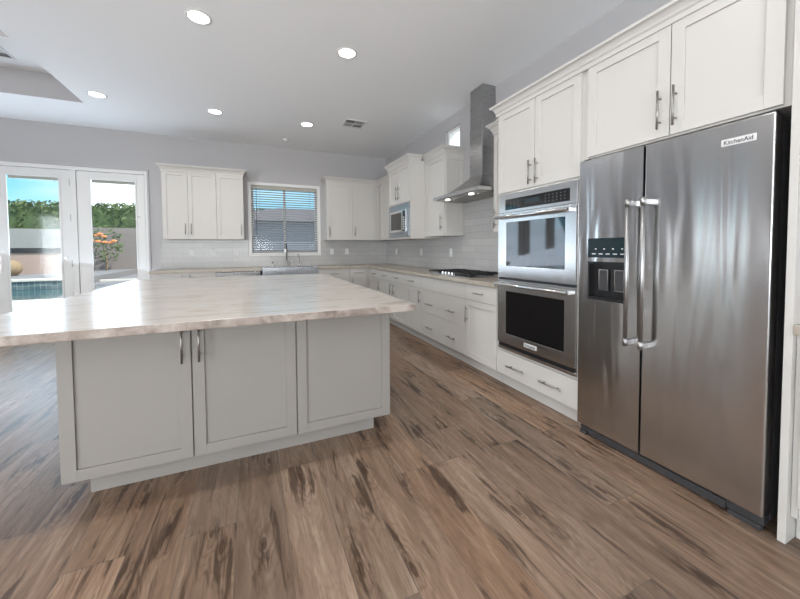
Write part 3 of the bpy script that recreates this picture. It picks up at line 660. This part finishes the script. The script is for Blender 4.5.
def oven_door(z0, z1, g0, g1, hz):
    b = MB(); gu0, gu1 = 1.694, 2.288; a, d = 1.990, 2.0072
    b.box(a, d, O0, gu0, z0, z1); b.box(a, d, gu1, O1, z0, z1); b.box(a, d, gu0, gu1, g1, z1); b.box(a, d, gu0, gu1, z0, g0)
    o = b.build('oven_door', M_steel, r, .0015)
    MB().box(a+.003, a+.012, gu0+.0004, gu1-.0004, g0+.0004, g1-.0004).build('door_glass', M_bglass, o)
    b = MB(); b.tube([(1.945, O0+.03, hz), (1.945, O1-.005, hz)], .0125, 16)
    for u in (O0+.045, O1-.02): b.box(1.939, 1.990, u-.014, u+.014, hz-.012, hz+.012)
    b.build('handle', M_chrome, o, .002)
    return o
oven_door(.975, 1.515, 1.075, 1.442, 1.487)
MB().box(1.997, 2.0074, O0+.004, O1-.004, .955, .974).build('gap_strip', M_black, r)
od = oven_door(.405, .952, .495, .860, .918)
b = MB(); b.box(1.994, 2.0074, O0+.004, O1-.004, .350, .372); b.build('vent_trim', M_steel, r, .002); MB().box(1.996, 2.0074, O0+.01, O1-.01, .373, .403).build('vent_slot', M_black, r)
MB().box(1.986, 1.990, 1.94, 2.07, .435, .468).build('badge', M_badge, od, .001)

def text_part(s, parent, y_c, z_c, x, height, width, name='lettering', m=None):
    cu = bpy.data.curves.new(name, 'FONT'); cu.body = s; cu.size = 1; cu.align_x = 'CENTER'; cu.align_y = 'CENTER'; cu.extrude = .01; cu.offset = .012
    tmp = bpy.data.objects.new('tmp_text', cu); C.objects.link(tmp); dg = bpy.context.evaluated_depsgraph_get(); me = bpy.data.meshes.new_from_object(tmp.evaluated_get(dg)); bpy.data.objects.remove(tmp)
    xs = [v.co.x for v in me.vertices]; ys = [v.co.y for v in me.vertices]
    cx_, cy_ = (min(xs)+max(xs))/2, (min(ys)+max(ys))/2; sx = width/(max(xs)-min(xs)); sy = height/(max(ys)-min(ys))
    for v in me.vertices: v.co = Vector((x-v.co.z*.03, y_c-(v.co.x-cx_)*sx, z_c+(v.co.y-cy_)*sy))
    me.materials.append(m or M_text); o = bpy.data.objects.new(name, me); C.objects.link(o); o.parent = parent
    w = Vector((0, 0, 0)); q = parent
    while q is not None: w += q.location; q = q.parent
    me.transform(Matrix.Translation(-w)); return o
text_part('KitchenAid', od, 2.005, .4515, 1.9856, .018, .105)

# ---- range hood
r = thing('range_hood', (2.4, 3.36, 1.8), 'stainless chimney range hood on the right wall above the cooktop', 'range hood')
HX, H0, H1, HW = 2.15, 2.89, 3.84, XR-.0095
b = MB(); b.box(HX, HW, H0, H1, 1.835, 1.872); b.build('rim', M_steel, r, .002)
b = MB(); N = 10; rings = []
cx0, cy0, cy1, zt = 2.44, 3.205, 3.45, 2.075
for k in range(N+1):
    t_ = k/N; f = t_; g = t_**1.75                            # shallow near the rim, steeper at the flue
    rings.append([(HX+(cx0-HX)*f, H0+(cy0-H0)*f, 1.872+(zt-1.872)*g), (HX+(cx0-HX)*f, H1+(cy1-H1)*f, 1.872+(zt-1.872)*g), (HW, H1+(cy1-H1)*f, 1.872+(zt-1.872)*g), (HW, H0+(cy0-H0)*f, 1.872+(zt-1.872)*g)])
R_ = b.strip(rings, close=True, smooth=True); b.bm.faces.new(R_[0]); b.bm.faces.new(R_[-1]); cpy = b.build('canopy', M_hood, r)
mo = cpy.modifiers.new('es', 'EDGE_SPLIT'); mo.split_angle = math.radians(30)
b = MB(); b.box(cx0, HW+.006, cy0, cy1, zt, 2.62); b.build('flue_cover', M_hood, r, .002); b = MB(); b.box(cx0+.004, HW+.006, cy0+.004, cy1-.004, 2.62, ZC-.001); b.build('flue_extension', M_hood, r, .002)
b = MB(); b.box(HX+.03, HW-.02, H0+.03, 3.355, 1.826, 1.834); b.box(HX+.03, HW-.02, 3.375, H1-.03, 1.826, 1.834)
for i in range(14):
    y = H0+.05+i*.062
    if not 3.34 < y < 3.39: b.box(HX+.14, HW-.03, y, y+.03, 1.822, 1.826)
b.build('filter', M_nickel, r)
for y in (3.13, 3.62):
    l = MB().lathe(HX+.085, y, [(.028, 1.820), (.028, 1.8255)]).build('lamp', M_hoodlamp, r)
b = MB(); 
for k in range(4): b.tube([(HX-.003, 2.99+k*.022, 1.853), (HX+.002, 2.99+k*.022, 1.853)], .007)
b.build('button', M_chrome, r)

# ---- cooktop
r = thing('gas_cooktop', (2.33, 3.385, .912), 'five burner gas cooktop with black cast iron grates on the tan worktop', 'cooktop')
K0, K1, KX0, KX1 = 2.93, 3.84, 2.065, 2.565; zt = .9115
b = MB(); b.box(KX0, KX1, K0, K1, zt, zt+.010); b.build('steel_tray', M_steel, r, .003)
for k in range(3):
    g0 = K0+.012+k*.297; g1 = g0+.290; b = MB(); x0, x1 = (KX0+.02, KX1-.015) if k != 1 else (KX0+.10, KX1-.015)
    zg0, zg1 = zt+.028, zt+.042; w = .012
    b.box(x0, x1, g0, g0+w, zg0, zg1); b.box(x0, x1, g1-w, g1, zg0, zg1); b.box(x0, x0+w, g0+w, g1-w, zg0, zg1); b.box(x1-w, x1, g0+w, g1-w, zg0, zg1)
    for q in (.25, .5, .75):
        xx = x0+(x1-x0)*q; b.box(xx-.005, xx+.005, g0+w, g1-w, zg0+.001, zg1+.004)
    ym = (g0+g1)/2; b.box(x0+w, x1-w, ym-.005, ym+.005, zg0+.002, zg1+.005)
    for (xx, yy) in ((x0, g0), (x1-w, g0), (x0, g1-w), (x1-w, g1-w)): b.box(xx, xx+w, yy, yy+w, zt+.0102, zg0)
    b.build('grate', M_grate, r, .0015)
for (x, y, q) in ((2.20, 3.08, .035), (2.45, 3.08, .045), (2.38, 3.385, .058), (2.20, 3.69, .045), (2.45, 3.69, .035)):
    MB().lathe(x, y, [(q, zt+.0102), (q, zt+.018), (q*.8, zt+.019), (q*.8, zt+.026)]).build('burner', M_grate, r)
for k in range(5):
    y = 3.245+k*.070; MB().lathe(2.105, y, [(.020, zt+.0102), (.020, zt+.016), (.016, zt+.018), (.015, zt+.036)]).build('knob', M_chrome, r)

# ---- refrigerator
r = thing('refrigerator', (2.3, 1.117, 0), 'side by side stainless steel refrigerator with a water and ice dispenser', 'refrigerator')
FX = 1.973; f0, fs, f1 = .668, 1.174, 1.566; fz0, fz1 = .067, 1.782
b = MB(); b.box(2.052, XR-.03, f0+.004, f1-.002, .03, 1.765); b.build('body', M_charc, r, .003)
b = MB()
b.box(FX, 2.046, f0, fs-.004, fz0, fz1); d = b.build('refrigerator_door', M_fridge, r, .007, seg=4)
# freezer door with the dispenser recess cut through its skin
dg0, dg1, dz0, dz1, dm = 1.250, 1.505, .900, 1.285, 1.165
b = MB(); b.box(FX, 2.046, fs+.004, dg0, fz0, fz1); b.box(FX, 2.046, dg1, f1, fz0, fz1); b.box(FX, 2.046, dg0, dg1, fz0, dz0); b.box(FX, 2.046, dg0, dg1, dz1, fz1); b.box(2.04, 2.046, dg0, dg1, dz0, dz1); b.box(FX+.001, 2.04, dg0, dg1, 1.140, dm)
bmesh.ops.remove_doubles(b.bm, verts=b.bm.verts[:], dist=1e-5)
d2 = b.build('freezer_door', M_fridge, r)
MB().box(FX-.0015, FX+.01, dg0+.001, dg1-.001, dm+.001, dz1-.001).build('display', M_display, d2, .001)
b = MB(); b.box(2.03, 2.0395, dg0+.001, dg1-.001, dz0+.02, 1.139); b.box(FX+.004, 2.03, dg0+.001, dg0+.006, dz0+.02, 1.139); b.box(FX+.004, 2.03, dg1-.006, dg1-.001, dz0+.02, 1.139); b.box(FX+.002, 2.0395, dg0+.001, dg1-.001, dz0+.001, dz0+.02); b.box(FX+.004, 2.03, dg0+.006, dg1-.006, 1.125, 1.139)
b.build('dispenser_recess', M_black, d2)
for y in (1.325, 1.425):
    b = MB(); b.box(2.012, 2.016, y-.026, y+.026, .965, 1.085); b.build('paddle', M_charc, d2, .002)
    b = MB()
    for q in ((y-.030, y-.025, .96, 1.09), (y+.025, y+.030, .96, 1.09), (y-.025, y+.025, 1.085, 1.09), (y-.025, y+.025, .96, .965)): b.box(2.008, 2.014, *q)
    b.build('paddle_trim', M_chrome, d2)
b = MB()
for i in range(5): b.box(FX-.0021, FX-.0015, 1.27+i*.045, 1.295+i*.045, 1.185, 1.190)
for i in range(4): b.box(FX-.0021, FX-.0015, 1.28+i*.055, 1.29+i*.055, 1.215, 1.221)
b.build('display_mark', M_plate, d2)
for (y, o) in ((fs+.047, d2), (fs-.035, d)):
    b = MB(); x = FX-.062; b.tube([(x, y, .675), (x, y, 1.49)], .0108, 18)
    for z in (.695, 1.470):
        b.tube([(x, y, z-.018), (x, y, z+.022)], .0135, 18)
        b.box(x, FX+.0005, y-.011, y+.011, z-.012, z+.014)
    b.build('handle', M_bar, o)
MB().box(FX-.003, FX-.0002, .725, .842, 1.680, 1.711).build('badge', M_badge, d, .0008)
text_part('KitchenAid', d, .7835, 1.6955, FX-.0033, .019, .098)
b = MB(); b.box(2.000, 2.052, f0+.006, f1-.004, .018, .062); b.build('kick_plate', M_charc, r, .003)
b = MB(); b.box(1.988, 2.000, .80, 1.50, .012, .052); b.box(1.985, 2.01, f0+.01, .79, .0, .022); b.box(1.985, 2.01, 1.51, f1-.01, .0, .022); b.build('grille', M_charc, r, .003)
b = MB()
for y in (.70, 1.535): b.box(2.0, 2.05, y-.02, y+.02, 1.783, 1.795)
b.build('hinge_cover', M_black, r, .003)
# cabinet over the fridge, end panels
r = thing('wall_cabinet', (2.3, 1.1, 1.80), 'white two door cabinet above the refrigerator', 'cabinet')
b = MB(); RF.box(b, .633, OT0-.0015, -DT, -.0002, 1.803, 2.41); b.build('body', M_cab, r)
door(RF, r, 1.075, 1.548, 1.81, 2.385, 1.118, 1.95, .20); door(RF, r, .660, 1.073, 1.81, 2.385, 1.045, 1.95, .20)
crown(RF, r, .605, OT0-.001, DT, 2.405, M_cab, L=False, R=False, h=.058, out_=.050)
b = MB(); b.box(1.992, XR-.001, .606, .631, 0, 2.400)
tag(b.build('end_panel', M_cab, None, .001), 'tall white end panel against the right side of the refrigerator', 'panel')
r = thing('base_cabinet', (2.3, .16, 0), 'white base cabinet at the right edge of the photo beyond the refrigerator', 'cabinet')
body(RF, r, -.30, .584, BACK, .11, CT, M_cab); toe(RF, r, -.30, .604, M_cab); RF.box((bb := MB()), .585, .6045, -BACK, 0, .11, CT); bb.build('filler', M_cab, r)
door(RF, r, .145, .584, .165, .84, .55, .72); door(RF, r, -.30, .145, .165, .84, -.25, .72)
b = MB(); b.box(1.985, XR-.001, -.31, .605, .8725, .9115); tag(b.build('countertop', M_cstone, None, .002), 'short tan worktop at the right edge beyond the refrigerator', 'countertop')

# ---- island
IF = Face('y', 2.099); ix0, ix1, iy1 = -.854, .842, 4.07
r = thing('kitchen_island', (0, 3.1, 0), 'large grey kitchen island cabinet in the middle of the room', 'island')
b = MB(); b.box(ix0, ix1, 2.0992, iy1, .11, .870); b.build('body', M_isl, r, .0015)
b = MB(); b.box(-.768, .745, 2.166, iy1-.07, 0, .11); b.build('toe_kick', M_isl, r, .001)
for (u0, u1, hu) in ((-.845, -.303, -.342), (-.300, .232, -.264), (.236, .832, None)):
    d = shaker(IF, r, u0, u1, .115, .864, M_isl, rail=.056)
    if hu is not None: pull(IF, d, hu, .735, .20, True)
# island slab with eased, slightly chiselled edge; its darker brown is mostly painted-in shade
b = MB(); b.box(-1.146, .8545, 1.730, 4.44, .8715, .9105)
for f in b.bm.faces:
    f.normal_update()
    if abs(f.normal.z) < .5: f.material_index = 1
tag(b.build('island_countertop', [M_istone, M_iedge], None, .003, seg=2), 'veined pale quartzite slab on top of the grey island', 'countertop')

# ---- blinds over the sink
r = thing('window_blind', (.6, YB-.02+.02, 1.2), 'grey horizontal slat blind lowered in the window over the sink', 'blind')
M_slat = painted('blind_slat', (.25, .25, .255), .45)
b = MB(); b.box(.018, 1.182, YB+.003, YB+.035, 2.325, 2.375); b.build('headrail', painted_beige, r, .002)
b = MB(); ns = 27; ang = math.radians(27); hw = .0215
for i in range(ns):
    z = 1.205+i*(1.105/(ns-1)); dy, dz = hw*math.cos(ang)*.8, hw*math.sin(ang)
    c = YB+.018; t_ = .0014
    b.hexa([(.020, c-dy, z+dz*-1-t_), (1.180, c-dy, z-dz-t_), (1.180, c+dy, z+dz-t_), (.020, c+dy, z+dz-t_), (.020, c-dy, z-dz+t_), (1.180, c-dy, z-dz+t_), (1.180, c+dy, z+dz+t_), (.020, c+dy, z+dz+t_)])
b.build('slats', M_slat, r)
b = MB(); b.box(.020, 1.180, YB+.006, YB+.030, 1.165, 1.185); b.build('bottom_rail', M_slat, r, .002)
b = MB()
for x in (.16, .60, 1.04): b.box(x-.002, x+.002, YB-.003, YB-.001, 1.18, 2.33)
b.build('ladder_cord', M_slat, r)
MB().tube([(.10, YB-.006, 2.33), (.10, YB-.008, 1.50)], .004, 8).build('wand', M_charc, r)

# ---- outlets and switches
def plate(fc, u, z, label, kind):
    r = thing(kind, fc.p(u, 0, z), label, 'outlet' if kind == 'wall_outlet' else 'light switch')
    b = MB(); fc.box(b, u-.036, u+.036, .0005, .006, z-.058, z+.058); b.build('cover_plate', M_plate, r, .002)
    b = MB(); fc.box(b, u-.017, u+.017, .006, .008, z-.034, z+.034); b.build('socket' if kind == 'wall_outlet' else 'rocker', M_trim, r, .001)
    return r
TB = Face('y', YB-tl); TR = Face('x', XR-tl)
plate(TB, -.915, 1.175, 'white wall outlet under the two door cabinet, nearest the patio doors', 'wall_outlet')
plate(TB, -.60, 1.175, 'white wall outlet on the back tile under the gap between the left wall cabinets', 'wall_outlet')
plate(TB, -.235, 1.175, 'white switch plate on the back tile immediately left of the window', 'wall_switch')
plate(TB, 1.46, 1.175, 'white switch plate on the back tile immediately right of the window', 'wall_switch')
plate(TB, 1.76, 1.175, 'white wall outlet on the back tile under the right wall cabinet, near the corner', 'wall_outlet')
plate(TR, 6.15, 1.165, 'white wall outlet on the right wall tile nearest the corner', 'wall_outlet')
plate(TR, 5.08, 1.165, 'white wall outlet on the right wall tile under the microwave', 'wall_outlet')
plate(TR, 4.16, 1.165, 'white wall outlet on the right wall tile just beyond the cooktop', 'wall_outlet')

# ---- recessed ceiling lights
def can(x, y, z, label, group=None):
    r = thing('ceiling_light', (x, y, z), label, 'ceiling light')
    if group: r['group'] = group
    b = MB(); n = 36; prof = [(.098, 0), (.096, -.004), (.078, -.006), (.074, -.001), (.098, 0)]
    rings = [[(x+q*math.cos(2*math.pi*k/n), y+q*math.sin(2*math.pi*k/n), z+dz) for k in range(n)] for q, dz in prof]; b.strip(rings, close=True); b.build('trim_ring', M_trim, r, 0, True)
    MB().lathe(x, y, [(.0735, z-.0028), (.0735, z-.0008)]).build('diffuser', M_lamp, r)
    l = bpy.data.lights.new('downlight', 'AREA'); l.shape = 'DISK'; l.size = .14; l.energy = 6; l.color = (1, .96, .90); l.spread = math.radians(150)
    o = bpy.data.objects.new('downlight', l); C.objects.link(o); o.parent = r; o.location = (0, 0, -.012)
    return r
can(-.353, 3.21, ZC, 'lit recessed ceiling light nearest the top edge, above the island')
can(.875, 3.233, ZC, 'lit recessed ceiling light on the right, nearer of the two closest to the range hood')
can(-1.665, 5.259, ZC, 'lit recessed ceiling light farthest left, beside the ceiling tray')
can(-.415, 5.282, ZC, 'lit recessed ceiling light in the middle of the far row of three')
can(.804, 5.293, ZC, 'lit recessed ceiling light in the far row, closest to the ceiling vent')
can(-1.6, 1.2, ZC, 'unseen recessed ceiling light added at the left for room light'); can(-.353, 1.2, ZC, 'unseen recessed ceiling light added above the camera for room light'); can(.9, 1.2, ZC, 'unseen recessed ceiling light added in front of the refrigerator for room light')  # unseen row of cans, added for the light they give
# vents and smoke detector
M_duct = painted('duct_grey', (.32, .32, .33), .6)
def vent(x0, x1, y0_, y1_, z, label):
    r = thing('ceiling_vent', ((x0+x1)/2, (y0_+y1_)/2, z), label, 'vent'); f = .022; xm, ym = (x0+x1)/2, (y0_+y1_)/2
    b = MB()
    for q in ((x0, x0+f, y0_, y1_), (x1-f, x1, y0_, y1_), (x0+f, x1-f, y0_, y0_+f), (x0+f, x1-f, y1_-f, y1_), (xm-.006, xm+.006, y0_+f, y1_-f), (x0+f, xm-.006, ym-.006, ym+.006), (xm+.006, x1-f, ym-.006, ym+.006)): b.box(q[0], q[1], q[2], q[3], z-.010, z-.0005)
    b.build('frame', M_trim, r, .0015)
    MB().box(x0+f, x1-f, y0_+f, y1_-f, z-.002, z-.0006).build('duct', M_duct, r)
    b = MB(); n = 5
    for (a, d, c, e, ver) in ((x0+f, xm-.006, y0_+f, ym-.006, 0), (xm+.006, x1-f, ym+.006, y1_-f, 0), (x0+f, xm-.006, ym+.006, y1_-f, 1), (xm+.006, x1-f, y0_+f, ym-.006, 1)):
        for i in range(n):
            if ver: q = a+(d-a)*(i+.5)/n; w = .008; b.hexa([(q-w, c, z-.010), (q-w+.002, c, z-.010), (q-w+.002, e, z-.010), (q-w, e, z-.010), (q+w-.002, c, z-.003), (q+w, c, z-.003), (q+w, e, z-.003), (q+w-.002, e, z-.003)])
            else: q = c+(e-c)*(i+.5)/n; w = .008; b.hexa([(a, q-w, z-.010), (d, q-w, z-.010), (d, q-w+.002, z-.010), (a, q-w+.002, z-.010), (a, q+w-.002, z-.003), (d, q+w-.002, z-.003), (d, q+w, z-.003), (a, q+w, z-.003)])
    b.build('louvre', M_trim, r)
vent(1.285, 1.60, 4.83, 5.13, ZC, 'square white ceiling vent with louvres near the range hood')
vent(-2.72, -2.40, 5.08, 5.34, ZT, 'white ceiling vent inside the recessed tray at the left edge')
r = thing('smoke_detector', (.58, 6.148, ZC), 'small round white detector on the ceiling near the back wall', 'smoke detector')
MB().lathe(.58, 6.148, [(.055, ZC-.0005), (.055, ZC-.012), (.045, ZC-.028)]).build('housing', M_trim, r, 0, False); MB().lathe(.58, 6.148, [(.028, ZC-.028), (.024, ZC-.034)]).build('cap', M_plate, r)
# ---- groups for the repeated things
for o in S.objects:
    if o.parent is None and 'label' in o:
        k = o.name.split('.')[0]
        g = {'ceiling_light': 'recessed ceiling lights', 'ceiling_vent': 'ceiling vents', 'wall_outlet': 'wall outlets on the backsplash', 'wall_switch': 'switch plates on the backsplash',
             'base_cabinet': 'white base cabinets', 'wall_cabinet': 'white wall cabinets', 'hedge': 'hedges beyond the garden walls', 'block_wall': 'boundary walls of the garden'}.get(k)
        if g: o['group'] = g
